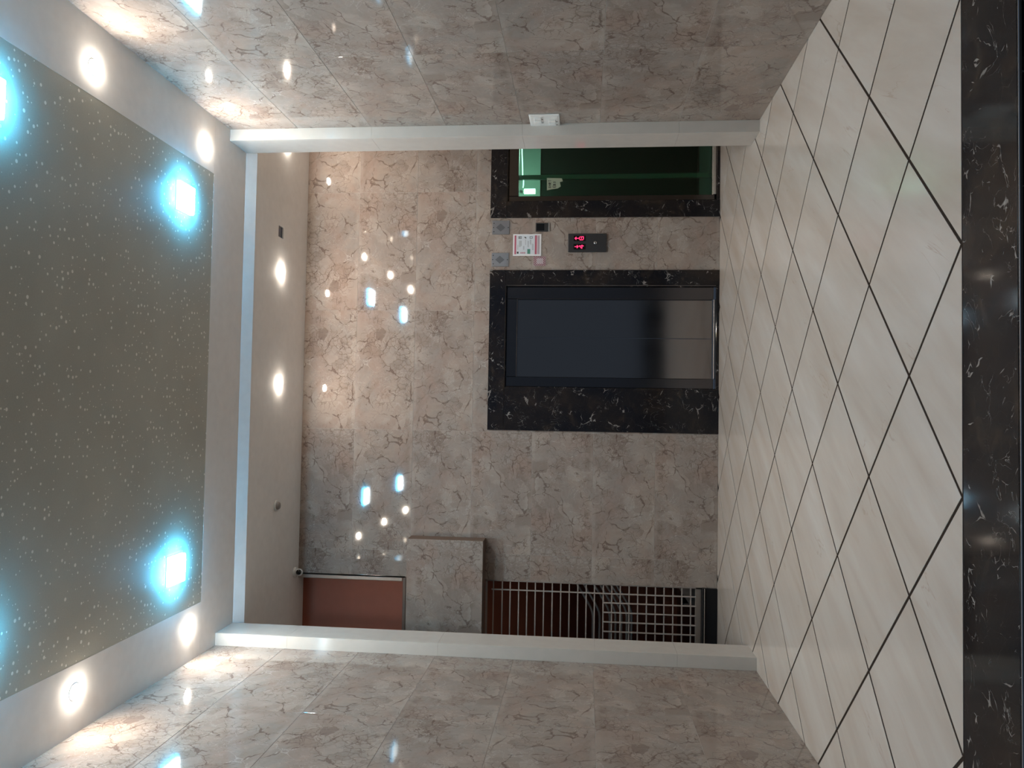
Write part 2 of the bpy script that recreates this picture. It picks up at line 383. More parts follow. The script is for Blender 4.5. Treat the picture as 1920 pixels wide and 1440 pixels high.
# ------------------------------------------------------------------ floor
floor = link('floor', MB().box(-3.05, 3.15, YS - 0.02, D + 0.02, -0.12, -0.0022).mesh('floor'), M['grout'])
tag(floor, 'lobby floor of large cream tiles laid as diamonds with dark joints', 'floor', kind='structure')
DG = 0.6 * math.sqrt(2); X0 = -0.2633
half = (0.6 - 0.014) / math.sqrt(2)
def clip(poly, axis, val, keep_less):
    out = []
    for i, p in enumerate(poly):
        q = poly[(i + 1) % len(poly)]
        ip = (p[axis] <= val) == keep_less or abs(p[axis] - val) < 1e-9; iq = (q[axis] <= val) == keep_less or abs(q[axis] - val) < 1e-9
        if ip: out.append(p)
        if ip != iq:
            tt = (val - p[axis]) / (q[axis] - p[axis]); out.append((p[0] + tt * (q[0] - p[0]), p[1] + tt * (q[1] - p[1])))
    return out
def floor_piece(poly):
    b = bmesh.new(); n = len(poly)
    cx = sum(p[0] for p in poly) / n; cy = sum(p[1] for p in poly) / n
    def ring(inset, z):
        r = []
        for x, y in poly:
            d = math.hypot(x - cx, y - cy) or 1; f = max(0.0, 1 - inset / d); r.append(b.verts.new((cx + (x - cx) * f, cy + (y - cy) * f, z)))
        return r
    lo, mid, top = ring(0, -0.009), ring(0, -0.0005), ring(0.0009, 0.0)
    for a, c in ((lo, mid), (mid, top)):
        for k in range(n): b.faces.new((a[k], a[(k + 1) % n], c[(k + 1) % n], c[k]))
    b.faces.new(top); b.faces.new(lo[::-1])
    bmesh.ops.recalc_face_normals(b, faces=b.faces)
    me = bpy.data.meshes.new('floor_tile'); b.to_mesh(me); b.free(); return me
full = [(half, 0), (0, half), (-half, 0), (0, -half)]
full_mesh = floor_piece(full)
for a in range(-9, 11):
    for bq in range(-1, 13):
        if (a + bq) % 2 == 0: continue
        cx, cy = X0 + a * DG / 2, YS + bq * DG / 2
        if cy < 5.7: lim = (XL - 0.04, XR + 0.04)
        else: lim = (-3.0, 3.1)
        poly = [(cx + p[0], cy + p[1]) for p in full]
        n0 = list(poly)
        poly = clip(poly, 0, lim[0], False); poly = clip(poly, 0, lim[1], True) if poly else poly
        poly = clip(poly, 1, YS + 0.002, False) if poly else poly
        poly = clip(poly, 1, D - 0.001, True) if poly else poly
        if len(poly) < 3: continue
        area = abs(sum(poly[i][0] * poly[(i + 1) % len(poly)][1] - poly[(i + 1) % len(poly)][0] * poly[i][1] for i in range(len(poly)))) / 2
        if area < 0.003: continue
        me = full_mesh if poly == n0 else floor_piece([(p[0] - cx, p[1] - cy) for p in poly])
        o = link('tile', me, M['floor'], floor, (cx, cy, random.uniform(-0.0003, 0.0003)))
        o.rotation_euler = (random.uniform(-6e-4, 6e-4), random.uniform(-6e-4, 6e-4), 0)

thr = empty('trim_1', (0, YF, 0), label='dark brown veined marble threshold strip along the front of the lobby floor', cat='threshold', kind='structure')
MB((0, YF, 0)).box(XL - 0.25, XR + 0.25, YF, YS - 0.002, -0.04, 0.0, 0.004, 2).build('slab', M['dark'], thr)
MB((0, YF, 0)).box(XL - 0.25, XR + 0.25, YF - 0.006, YF, -0.012, -0.001, 0.002).build('nosing', M['chrome'], thr)['label'] = 'thin bright metal nosing'
MB((0, YF, 0)).box(XL - 0.25, XR + 0.25, YF + 0.015, YF + 0.03, -0.34, -0.04).build('riser', M['rubber'], thr)
porch = link('trim_2', MB().box(-6, 6, -7, YF + 0.03, -0.46, -0.34).mesh('trim_2'), M['rubber'])
tag(porch, 'black lower landing in front of the marble threshold', 'landing', kind='structure')

# ------------------------------------------------------------------ tiled walls
def tile_wall(parent, u0, u1, ztop, seam_u, place, skip=None, cuts=()):
    """tiles in a grid of COL x ROW; place(u, z, flip) puts a tile whose local x runs along the wall and whose front faces -y"""
    cache = {}
    k0 = math.floor((u0 - seam_u) / COL); k1 = math.ceil((u1 - seam_u) / COL)
    for k in range(k0, k1):
        a, b = seam_u + k * COL, seam_u + (k + 1) * COL
        for r in range(7):
            z0, z1 = r * ROW, (r + 1) * ROW
            ca, cb, cz1 = max(a, u0), min(b, u1), min(z1, ztop)
            if cb - ca < 0.02 or cz1 - z0 < 0.02: continue
            g = 0.0008; uc, zc = (a + b) / 2, (z0 + z1) / 2
            flip = (k * 3 + r * 5 + (r // 3)) % 4 == 0
            xs = {ca + g, cb - g}; zs = {z0 + g, cz1 - g}
            for (c0, c1, d0, d1) in cuts:
                for c in (c0, c1):
                    if ca + g < c < cb - g: xs.add(c)
                for c in (d0, d1):
                    if z0 + g < c < cz1 - g: zs.add(c)
            f = -1 if flip else 1
            lx = sorted(f * (x - uc) for x in xs); lz = sorted(f * (z - zc) for z in zs)
            inside = lambda x, z: not any(c0 < uc + f * x < c1 and d0 < zc + f * z < d1 for (c0, c1, d0, d1) in cuts)
            key = (tuple(round(x, 4) for x in lx), tuple(round(z, 4) for z in lz), tuple(inside((lx[i] + lx[i + 1]) / 2, (lz[j] + lz[j + 1]) / 2) for i in range(len(lx) - 1) for j in range(len(lz) - 1)))
            if key not in cache: cache[key] = grid_slab(lx, lz, inside, 0.0, 0.0105, 0.0012)
            if not cache[key]: continue
            o = link('tile', cache[key], M['tile'], parent)
            place(o, uc, zc, flip)

def jit(): return random.uniform(-0.0008, 0.0008)
# lift wall: openings for the two lifts, the stair grille (x < -1.62)
STX = -1.625
SUR1 = (-0.188, 1.362, -0.01, 2.186); SUR2 = (1.872, 3.20, -0.01, 2.192)
OP1 = (0.225, 1.215, -0.01, 2.03); OP2 = (2.03, 3.03, -0.01, 2.03)
wb = grid_slab([STX, OP1[0], OP1[1], OP2[0], OP2[1], 3.2], [0, 2.03, H2 + 0.3], lambda x, z: not (z < 2.03 and (OP1[0] < x < OP1[1] or OP2[0] < x < OP2[1])), D + 0.0016, D + 0.14)
wall_back = link('wall_back', wb, M['pale_grout'])
tag(wall_back, 'polished taupe marble tiled wall holding the two lift doorways', 'wall', kind='structure')
def put_back(o, u, z, flip):
    o.location = (u, D, z); o.rotation_euler = (jit(), math.pi if flip else 0, jit())
tile_wall(wall_back, STX, 3.15, H2 + 0.02, 0.965, put_back, cuts=(SUR1, SUR2))

wall_right = link('wall_right', MB().box(XR + 0.0016, XR + 0.2, YF, YB, 0, H + 0.2).mesh('wall_right'), M['pale_grout'])
tag(wall_right, 'polished taupe marble tiled side wall carrying the white switch plate', 'wall', kind='structure')
def put_right(o, u, z, flip):                       # local x runs along -y here
    o.location = (XR, -u, z); o.rotation_euler = (jit(), math.pi if flip else 0, math.pi * 1.5 + jit())
tile_wall(wall_right, -YJ, -YF, H, -YJ, put_right)
wall_left = link('wall_left', MB().box(XL - 0.2, XL - 0.0016, YF, YB, 0, H + 0.2).mesh('wall_left'), M['pale_grout'])
tag(wall_left, 'polished taupe marble tiled side wall on the stair grille side of the hall', 'wall', kind='structure')
def put_left(o, u, z, flip):
    o.location = (XL, u, z); o.rotation_euler = (jit(), math.pi if flip else 0, math.pi / 2 + jit())
tile_wall(wall_left, YF, YJ, H, YJ, put_left)

# cream marble jambs either side of the lobby opening
def jamb(name, x_in, x_wall, joints, label):
    s = 1 if x_wall > x_in else -1
    lo, hi = sorted((x_in + s * 0.012, x_wall + s * 0.1))
    core = link(name, MB().box(lo, hi, YJ + 0.012, YB - 0.012, 0, H + 0.1).mesh(name), M['pale_grout'])
    tag(core, label, 'jamb', kind='structure')
    zs = [0.0] + joints + [H - 0.001]
    for z0, z1 in zip(zs, zs[1:]):
        a, b = sorted((x_in, x_wall + s * 0.02))
        MB().box(a, b, YJ, YJ + 0.012, z0 + 0.0004, z1 - 0.0004, 0.0005).build('facing_tile', M['cream'], core)
        a, b = sorted((x_in, x_in + s * 0.012))
        MB().box(a, b, YJ + 0.0135, YB - 0.0005, z0 + 0.0004, z1 - 0.0004, 0.0005).build('facing_tile', M['cream'], core)
        a, b = sorted((x_in + s * 0.0135, x_wall + s * 0.1))
        MB().box(a, b, YB - 0.012, YB - 0.0005, z0 + 0.0004, z1 - 0.0004, 0.0005).build('facing_tile', M['cream'], core)
    return core
jamb('trim_3', 2.078, XR, [0.583, 1.75, 2.917], 'cream marble jamb on the lift side with the switch plate next to it')
jamb('trim_4', -1.742, XL, [0.56, 1.155, 2.32, 3.48], 'cream marble jamb standing in front of the stair grille')
# lobby side walls beyond the jambs
for nm, x0, x1, y0, y1, lb in (('wall_lobby_right', 3.10, 3.2, YB - 0.1, D + 0.2, 'plain tiled end wall of the lobby past the green lit lift'), ('wall_lobby_left', -3.15, -3.0, YB - 0.1, 9.8, 'plain end wall of the lobby past the stair grille')):
    w = link(nm, MB().box(x0, x1, y0, y1, 0, H2 + 0.2).mesh(nm), M['cream']); tag(w, lb, 'wall', kind='structure')
for nm, x0, x1, lb in (('wall_return_right', XR + 0.1, 3.12, 'return wall behind the cream jamb on the lift side'), ('wall_return_left', -3.02, XL - 0.1, 'return wall behind the cream jamb on the stair side')):
    w = link(nm, MB().box(x0, x1, YB - 0.12, YB - 0.013, 0, H2 + 0.2).mesh(nm), M['cream']); tag(w, lb, 'wall', kind='structure')

# ------------------------------------------------------------------ ceiling
PX0, PX1, PY1 = -1.448, 1.742, 5.50
ceil = link('ceiling', None or MB().box(-3.2, 3.25, YF - 0.05, 9.8, H + 0.012, H + 0.25).mesh('ceiling'), M['paint'])
tag(ceil, 'white gypsum false ceiling with a taupe wallpapered panel in the middle', 'ceiling', kind='structure')
MB().box(PX0 + 0.0005, PX1 - 0.0005, YF - 0.05, PY1, H + 0.0004, H + 0.0125).build('wallpaper_panel', M['paper'], ceil)['label'] = 'taupe wallpaper with small pale dots'
MB().box(XL - 0.1, PX0, YF - 0.05, PY1, H, H + 0.0125).build('border_board', M['paint'], ceil)
MB().box(PX1, XR + 0.1, YF - 0.05, PY1, H, H + 0.0125).build('border_board', M['paint'], ceil)
MB().box(XL - 0.1, XR + 0.1, PY1 + 0.0005, YB + 0.0015, H, H + 0.0125).build('border_board', M['paint'], ceil)
MB().prism([(YB + 0.002, H + 0.0125), (YB + 0.002, H - 0.001), (6.128, 3.998), (6.165, 3.998), (6.165, H + 0.0125)], 'x', -3.05, 3.15).build('drop_beam', M['paint'], ceil)['label'] = 'shallow sloping white drop between hall and lobby ceilings'
# lobby board with a square cut-out for the blank fitting
HX, HY, HS = 1.592, 6.745, 0.052
lob = bmesh.new()
me = grid_slab([-3.05, HX - HS, HX + HS, 3.15], [6.1655, HY - 0.057, HY + 0.057, 7.56], lambda x, z: not (abs(x - HX) < HS and abs(z - HY) < 0.057), H2, H2 + 0.0319)
lob.free()
for v in me.vertices: v.co = (v.co.x, v.co.z, v.co.y)
me.flip_normals()
link('lobby_board', me, M['paint'], ceil)

# ------------------------------------------------------------------ lift doorways
def lift_surround(parent, sur, op, org):
    xs = [sur[0], op[0], op[1], sur[1]]
    for x0, x1, z0, z1 in ((xs[0], xs[1], 0.0, op[3]), (xs[2], xs[3], 0.0, op[3]), (xs[0], xs[3], op[3], sur[3])):
        g = 0.0006
        MB(org).box(x0 + g, x1 - g, D - 0.014, D + 0.012, z0 + g, z1 - g, 0.0015).build('marble_slab', M['dark'], parent)
    # returns into the opening
    MB(org).box(op[0] - 0.003, op[0] + 0.011, D + 0.0122, D + 0.06, 0, op[3]).build('reveal', M['dark'], parent)
    MB(org).box(op[1] - 0.011, op[1] + 0.003, D + 0.0122, D + 0.06, 0, op[3]).build('reveal', M['dark'], parent)
    MB(org).box(op[0] + 0.011, op[1] - 0.011, D + 0.0122, D + 0.06, op[3] - 0.011, op[3]).build('reveal', M['dark'], parent)

o1 = (0.72, D, 0)
d1 = empty('door_1', o1, label='closed black mirror steel lift door in a dark veined marble surround', cat='lift door', kind='structure')
lift_surround(d1, SUR1, OP1, o1)
fy0, fy1 = D + 0.035, D + 0.12
MB(o1).box(OP1[0] + 0.011, 0.330, fy0, fy1, 0.045, 2.019, 0.003).build('frame_post', M['frame'], d1)
MB(o1).box(1.088, OP1[1] - 0.011, fy0, fy1, 0.045, 2.019, 0.003).build('frame_post', M['frame'], d1)
MB(o1).box(0.3305, 1.0875, fy0, fy1, 1.918, 2.019, 0.003).build('frame_header', M['frame'], d1)
MB(o1).box(0.331, 0.715, D + 0.082, D + 0.098, 0.052, 1.917, 0.002).build('door_panel', M['steel'], d1)
MB(o1).box(0.7165, 1.087, D + 0.079, D + 0.095, 0.052, 1.917, 0.002).build('door_panel', M['steel'], d1)
MB(o1).box(0.331, 1.087, D + 0.03, D + 0.12, 0.030, 0.046, 0.002).build('sill', M['plate'], d1)['label'] = 'bright metal sill track'
MB(o1).box(OP1[0] - 0.003, OP1[1] + 0.003, D - 0.004, D + 0.12, 0.0, 0.0295, 0.002).build('sill_riser', M['dark'], d1)

o2 = (2.5, D, 0)
d2 = empty('door_2', o2, label='green lit glass lift doorway in dark marble, partly hidden by the cream jamb', cat='lift door', kind='structure')
lift_surround(d2, SUR2, OP2, o2)
MB(o2).box(OP2[0] + 0.011, 2.095, fy0, fy1, 0.045, 2.019, 0.003).build('frame_post', M['frame'], d2)
MB(o2).box(2.965, OP2[1] - 0.011, fy0, fy1, 0.045, 2.019, 0.003).build('frame_post', M['frame'], d2)
MB(o2).box(2.0955, 2.9645, fy0, fy1, 1.925, 2.019, 0.003).build('frame_header', M['frame'], d2)
MB(o2).box(2.097, 2.963, D + 0.095, D + 0.103, 0.06, 1.924).build('glass_pane', M['glass'], d2)['label'] = 'green tinted glass door pane'
MB(o2).box(2.0955, 2.9645, D + 0.030, D + 0.062, 0.030, 0.058, 0.002).build('sill', M['chrome'], d2)
MB(o2).box(2.0955, 2.9645, D + 0.070, D + 0.115, 0.030, 0.062, 0.002).build('sill', M['chrome'], d2)
MB(o2).box(OP2[0] - 0.003, OP2[1] + 0.003, D - 0.004, D + 0.12, 0.0, 0.0295, 0.002).build('sill_riser', M['dark'], d2)

# lift cabin behind the glass
oc = (2.5, 8.1, 0)
car = empty('lift_cabin', oc, label='dim grey lift cabin seen through the green glass door', cat='lift cabin')
MB(oc).box(1.95, 3.05, D + 0.16, 8.62, -0.03, 0.0298).build('cabin_floor', M['carfloor'], car)
MB(oc).box(1.95, 3.05, D + 0.16, 8.62, 2.18, 2.22).build('cabin_ceiling', M['white'], car)
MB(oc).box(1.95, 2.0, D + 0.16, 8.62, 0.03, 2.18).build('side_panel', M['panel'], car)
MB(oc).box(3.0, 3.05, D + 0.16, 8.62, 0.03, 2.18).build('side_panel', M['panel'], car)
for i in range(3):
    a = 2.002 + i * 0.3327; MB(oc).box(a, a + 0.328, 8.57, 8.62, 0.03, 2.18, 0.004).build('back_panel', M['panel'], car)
MB(oc).box(2.002, 2.998, 8.545, 8.569, 1.78, 2.175, 0.002).build('lamplit_band', M['white'], car)['label'] = 'pale band standing for lamplight along the top of the back wall'  # added pale panel puts the lamplit top of the wall into colour
MB(oc).box(2.30, 2.345, D + 0.17, D + 0.20, 0.03, 2.18, 0.002).build('corner_post', M['plate'], car)

# ------------------------------------------------------------------ stairwell behind the grille
st = link('wall_stairwell', MB().box(-3.0, 0.0, 9.5, 9.6, 0, H2 + 0.1).mesh('wall_stairwell'), M['terracotta'])
tag(st, 'terracotta painted wall deep in the stairwell behind the grille', 'wall', kind='structure')
up = link('wall_over_stairs', MB().box(-3.0, STX + 0.02, D + 0.145, D + 0.245, 2.45, H2 + 0.1).mesh('wall_over_stairs'), M['terracotta'])
tag(up, 'terracotta painted wall above the marble beam over the stair grille', 'wall', kind='structure')
sf = link('floor_stairwell', MB().box(-3.0, 0.0, D + 0.15, 9.6, -0.05, 0.115).mesh('floor_stairwell'), M['granite'])
tag(sf, 'black granite landing inside the stairwell behind the grille', 'floor', kind='structure')
so_ = link('stair_soffit', MB().prism([(D + 0.25, 2.40), (9.49, 1.05), (9.49, 1.16), (D + 0.25, 2.50)], 'x', -2.99, -0.06).mesh('stair_soffit'), M['terracotta'])
tag(so_, 'sloping terracotta underside of the upper stair flight behind the grille', 'stair soffit', kind='structure')
ss = link('wall_lift_shaft', MB().box(-0.05, 0.05, D + 0.15, 9.6, 0.0, H2 + 0.1).mesh('wall_lift_shaft'), M['concrete'])
tag(ss, 'grey plaster side wall of the stairwell hidden behind the lift wall', 'wall', kind='structure')
# edge trims of the opening above the beam
tr = empty('trim_5', (STX, D, 2.96), label='dull metal edge trim beside the terracotta wall above the beam', cat='trim', kind='structure')
MB((STX, D, 2.96)).box(STX - 0.008, STX + 0.004, D - 0.006, D + 0.15, 2.965, H2 - 0.001, 0.001).build('edge_strip', M['black'], tr)
MB((STX, D, 2.96)).box(STX - 0.045, STX - 0.009, D - 0.004, D + 0.012, 2.99, H2 - 0.001, 0.003).build('edge_strip', M['alu'], tr)['label'] = 'dull aluminium strip'
MB((STX, D, 2.96)).box(-3.0, STX - 0.009, D + 0.0, D + 0.02, 2.955, 2.985, 0.002).build('edge_strip', M['wood'], tr)['label'] = 'brown timber strip'

BX1, BZ0, BZ1, BY = -1.226, 2.182, 2.905, 7.20
beam = link('beam', MB().box(-2.99, BX1 - 0.012, BY + 0.012, D - 0.0005, BZ0 + 0.012, BZ1 - 0.012).mesh('beam'), M['wood'])
tag(beam, 'marble clad box beam projecting from the wall over the stair grille', 'beam', kind='structure')
for a, b in ((-2.99, -2.40), (-2.398, BX1)):
    me = grid_slab([a + 0.0 - (a + b) / 2, b - (a + b) / 2], [-(BZ1 - BZ0) / 2, (BZ1 - BZ0) / 2], lambda x, z: True, 0, 0.0115, 0.0012)
    link('tile', me, M['tile'], beam, ((a + b) / 2, BY, (BZ0 + BZ1) / 2))
MB().box(BX1 - 0.0118, BX1, BY + 0.012, D - 0.0005, BZ0, BZ1).build('end_board', M['wood'], beam)
MB().box(-2.99, BX1 - 0.0122, BY + 0.012, D - 0.0005, BZ0, BZ0 + 0.0118).build('soffit_board', M['wood'], beam)
MB().box(-2.99, BX1 - 0.0122, BY + 0.012, D - 0.0005, BZ1 - 0.0118, BZ1).build('top_board', M['wood'], beam)

pl = empty('stair_step', (-2.3, D, 0), label='black polished granite step under the stair grille', cat='step')
MB((-2.3, D, 0)).box(-2.99, STX, D - 0.03, D + 0.14, 0.0, 0.112, 0.006, 2).build('riser', M['granite'], pl)
MB((-2.3, D, 0)).box(-2.99, STX + 0.004, D - 0.045, D + 0.14, 0.1125, 0.14, 0.006, 2).build('tread', M['granite'], pl)
MB((-2.3, D, 0)).box(-2.99, STX + 0.003, D - 0.048, D - 0.044, 0.118, 0.126, 0.001).build('inlay', M['chrome'], pl)['label'] = 'thin bright metal inlay'

# grille of square iron bars in the opening
og = (-2.3, D, 0.14)
gr = empty('stair_grille', og, label='off white painted iron bar grille closing the stairs', cat='grille')
GY = D + 0.03; GT = D + 0.044
hz = [2.103, 2.017, 1.941, 1.859, 1.779, 1.699, 1.619, 1.537, 1.456, 1.375, 1.294, 1.214, 1.136, 1.053, 0.973, 0.893, 0.81, 0.729, 0.647, 0.564, 0.484, 0.401, 0.319, 0.237]
hz_mesh = MB().box(-0.675, 0.675, -0.006, 0.006, -0.006, 0.006, 0.001).mesh('cross_bar')
for z in hz: link('cross_bar', hz_mesh, M['bar'], gr, (STX - 0.677 - og[0], GY + 0.006 - og[1], z - og[2]))
MB(og).box(STX - 0.016, STX - 0.002, GY, GY + 0.02, 0.19, 2.18, 0.001).build('upright_bar', M['bar'], gr)
MB(og).box(-1.723, -1.711, GY - 0.0125, GY - 0.0005, 0.19, 2.12, 0.001).build('upright_bar', M['bar'], gr)
ub = MB().box(-0.006, 0.006, -0.006, 0.006, -0.432, 0.432, 0.001).mesh('upright_bar')
for i in range(12):
    x = -1.804 - i * 0.0895
    if x > -2.97: link('upright_bar', ub, M['bar'], gr, (x - og[0], GY - 0.0065 - og[1], 0.622 - og[2]))
MB(og).box(-2.98, STX - 0.017, GY - 0.01, GY + 0.03, 0.1405, 0.196, 0.003).build('bottom_rail', M['alu'], gr)['label'] = 'thick greyish bottom rail'
MB(og).box(-2.98, STX - 0.002, GY, GY + 0.02, 2.1605, 2.1815, 0.001).build('top_rail', M['bar'], gr)

# stairs and tube railing behind the grille
oh = (-1.9, 8.2, 0.115)
hr = empty('stair_railing', oh, label='grey tube stair railing bending upwards behind the grille bars', cat='railing')
for i, z in enumerate([1.136, 1.067, 0.961, 0.901, 0.841, 0.786, 0.736]):
    xk = -2.05 + 0.004 * i; pts = [(-2.72, 8.2, z), (xk - 0.10, 8.2, z)]
    pts += [(xk - 0.05, 8.2, z + 0.006), (xk, 8.2, z + 0.024), (xk + 0.05, 8.2, z + 0.052)]
    pts += [(xk + 1.2, 8.2, z + 0.052 + 1.15 * 0.62)]
    MB(oh).tube(pts, 0.0125, 8).build('rail', M['rail'], hr, smooth=True)
for x, z0, z1 in ((-2.70, 0.1155, 1.17), (-1.80, 0.30, 1.36), (-1.30, 0.62, 1.68)):
    MB(oh).box(x - 0.018, x + 0.018, 8.215, 8.25, z0, z1, 0.003).build('post', M['rail'], hr)
os_ = (-1.2, 8.8, 0.115)
sc = empty('staircase', os_, label='dark granite stair flight climbing behind the grille', cat='stairs')
for i in range(11):
    x = -2.02 + i * 0.178; zt = 0.115 + (i + 1) * 0.165 if False else 0.115 + (i + 1) * 0.11
    MB(os_).box(x, min(x + 0.20, -0.06), 8.27, 9.3, zt - 0.03, zt, 0.006).build('tread', M['granite'], sc)
    MB(os_).box(x + 0.012, x + 0.03, 8.275, 9.295, zt - 0.11, zt - 0.0305).build('riser', M['concrete'], sc)
MB(os_).prism([(-2.02, 0.1155), (-0.06, 0.1155), (-0.06, 1.29), (-0.26, 1.30)], 'y', 8.255, 8.2695).build('stringer', M['concrete'], sc)

# ------------------------------------------------------------------ lamps
LZ = H + 0.0004
def make_led(x, y, label):
    r = empty('led_panel_light', (x, y, LZ), label=label, cat='ceiling light', group='square surface led panels on the wallpapered ceiling')
    return r
led = make_led(1.437, 5.07, 'square cyan edged led panel on the wallpaper above the switch plate side, nearer the lifts')
h = 0.092
b = MB(); b.box(-h, h, -h, h, -0.036, -0.0355 + 0.006, 0.002); b.build('diffuser', M['led_face'], led)
b = MB(); b.box(-h - 0.006, h + 0.006, -h - 0.006, h + 0.006, -0.0295, -0.004, 0.004, 2); b.build('glow_edge', M['led_rim'], led)['label'] = 'cyan glowing edge'
b = MB(); b.box(-h - 0.009, h + 0.009, -h - 0.009, h + 0.009, -0.0039, 0.0); b.build('back_plate', M['white'], led)
la = bpy.data.lights.new('led_lamp', 'AREA'); la.shape = 'SQUARE'; la.size = 2 * h; la.energy = LED_W; la.color = (0.88, 0.98, 0.97)
lo = bpy.data.objects.new('led_lamp', la); C.objects.link(lo); lo.parent = led; lo.location = (0, 0, -0.0365)
for x, y, lb in ((-1.13, 5.10, 'square cyan edged led panel on the wallpaper on the stair grille side, nearer the lifts'),
                 (1.437, 3.28, 'square cyan edged led panel above the switch plate side, cut by the picture edge'),
                 (-1.13, 3.28, 'square cyan edged led panel on the stair grille side, cut by the picture edge')):
    c = copy_tree(led); c.location = (x, y, LZ); c['label'] = lb

def make_down(x, y, z, label, group, watts, color, spill_dome, name='downlight'):
    r = empty(name, (x, y, z), label=label, cat='downlight', group=group)
    MB().lathe([(0.034, 0.0), (0.049, 0.0), (0.049, -0.001), (0.045, -0.0022), (0.037, -0.002), (0.034, -0.001)], n=28).build('trim_ring', M['white'], r, smooth=True)
    dome = [(0.0, -0.0135), (0.018, -0.0125), (0.029, -0.009), (0.0335, -0.0015), (0.0335, -0.0004), (0.0, -0.0004)] if spill_dome else [(0.0, -0.0012), (0.0335, -0.0012), (0.0335, -0.0004), (0.0, -0.0004)]  # dome added so the lens spills a bloom-like glow on the ceiling
    MB().lathe(dome, n=24).build('lens', M['lens'] if spill_dome else M['flat_lens'], r, smooth=spill_dome)
    l = bpy.data.lights.new('downlight_lamp', 'AREA'); l.shape = 'DISK'; l.size = 0.066; l.energy = watts; l.color = color
    o = bpy.data.objects.new('downlight_lamp', l); C.objects.link(o); o.parent = r; o.location = (0, 0, -0.0142 if spill_dome else -0.0016)
    return r
g1 = 'recessed downlights in the white ceiling border'
d0 = make_down(1.905, 5.36, H, 'small bright downlight in the white border nearest the cream jamb, switch plate side', g1, DOWN_W, (1.0, 0.80, 0.58), True)
for x, y, lb in ((1.905, 4.06, 'second downlight from the cream jamb in the border on the switch plate side'),
                 (-1.60, 5.33, 'small bright downlight in the white border nearest the cream jamb, stair grille side'),
                 (-1.60, 4.09, 'second downlight from the cream jamb in the border on the stair grille side'),
                 (1.905, 2.76, 'third downlight from the jamb on the switch plate side, seen only mirrored'),
                 (-1.60, 2.80, 'third downlight from the jamb on the stair grille side, seen only mirrored')):
    c = copy_tree(d0); c.location = (x, y, H); c['label'] = lb
g2 = 'recessed downlights in the lobby ceiling'
e0 = make_down(1.23, 6.77, H2, 'lobby ceiling downlight between the dark square fitting and the middle of the ceiling', g2, LOBBY_W, (1.0, 0.72, 0.54), True)
for x, y, lb in ((0.207, 6.79, 'lobby ceiling downlight in the middle, towards the smoke detector'), (2.43, 6.82, 'lobby ceiling downlight half hidden by the cream jamb near the glass lift')):
    c = copy_tree(e0); c.location = (x, y, H2); c['label'] = lb

r = empty('square_downlight', (HX, HY, H2), label='unlit square dark blue glass fitting recessed in the lobby ceiling', cat='ceiling fitting')
MB().box(-HS + 0.003, HS - 0.003, -0.054, 0.054, 0.012, 0.018).build('glass', M['navy_glass'], r)
MB().box(-HS + 0.001, HS - 0.001, 0.030, 0.056, 0.0185, 0.0195).build('housing', M['smoked'], r)
r = empty('smoke_detector', (-0.897, 6.80, H2), label='small grey round smoke detector on the lobby ceiling', cat='smoke detector')
MB().lathe([(0.0, -0.0), (0.050, -0.0), (0.050, -0.010), (0.044, -0.013), (0.0, -0.013)]).build('base', M['white'], r, smooth=True)
MB().lathe([(0.036, -0.0132), (0.036, -0.022), (0.028, -0.034), (0.0, -0.036)]).build('sensor_cap', M['smoked'], r, smooth=True)['label'] = 'dark grey sensing cap'
r = empty('security_camera', (-1.60, 7.30, H2), label='small white turret security camera in the ceiling corner above the stair opening', cat='security camera')
MB().lathe([(0.0, 0.0), (0.048, 0.0), (0.050, -0.012), (0.042, -0.026), (0.0, -0.026)]).build('base', M['white'], r, smooth=True)
bm = bmesh.new(); bmesh.ops.create_uvsphere(bm, u_segments=24, v_segments=14, radius=0.036); me = bpy.data.meshes.new('ball'); bm.to_mesh(me); bm.free()
for p in me.polygons: p.use_smooth = True
link('ball', me, M['white'], r, (0.0, 0.0, -0.046))
k = MB().lathe([(0.0, 0.0), (0.022, 0.0), (0.025, -0.004), (0.022, -0.012), (0.0, -0.012)], axis='y').build('lens', M['black'], r, (0.008, -0.028, -0.052), smooth=True)
k.rotation_euler = (math.radians(18), 0, math.radians(14)); k['label'] = 'black lens window'

# ------------------------------------------------------------------ wall fittings
# white switch plate on the side wall next to the jamb
osw = (XR, 5.65, 1.575)
sw = empty('switch_plate', osw, label='white modular switch plate on the side wall beside the cream jamb', cat='switch plate')
MB(osw).box(XR - 0.012, XR, 5.535, 5.765, 1.465, 1.688, 0.004, 2).build('plate', M['white'], sw)
MB(osw).box(XR - 0.0145, XR - 0.0122, 5.55, 5.75, 1.478, 1.676, 0.001).build('grid_plate', M['white'], sw)
for yy, zz in ((5.595, 1.625), (5.655, 1.625), (5.70, 1.520), (5.64, 1.520)):
    s_ = MB(osw).box(XR - 0.021, XR - 0.0147, yy - 0.022, yy + 0.022, zz - 0.026, zz + 0.026, 0.003, 2).build('switch', M['white'], sw)
    MB((0, 0, 0)).box(-0.002, 0.0, -0.003, 0.003, -0.006, 0.006).build('indicator', M['dark_plastic'], s_, (XR - 0.0212 - osw[0], yy - osw[1], zz - 0.034 - osw[2]))

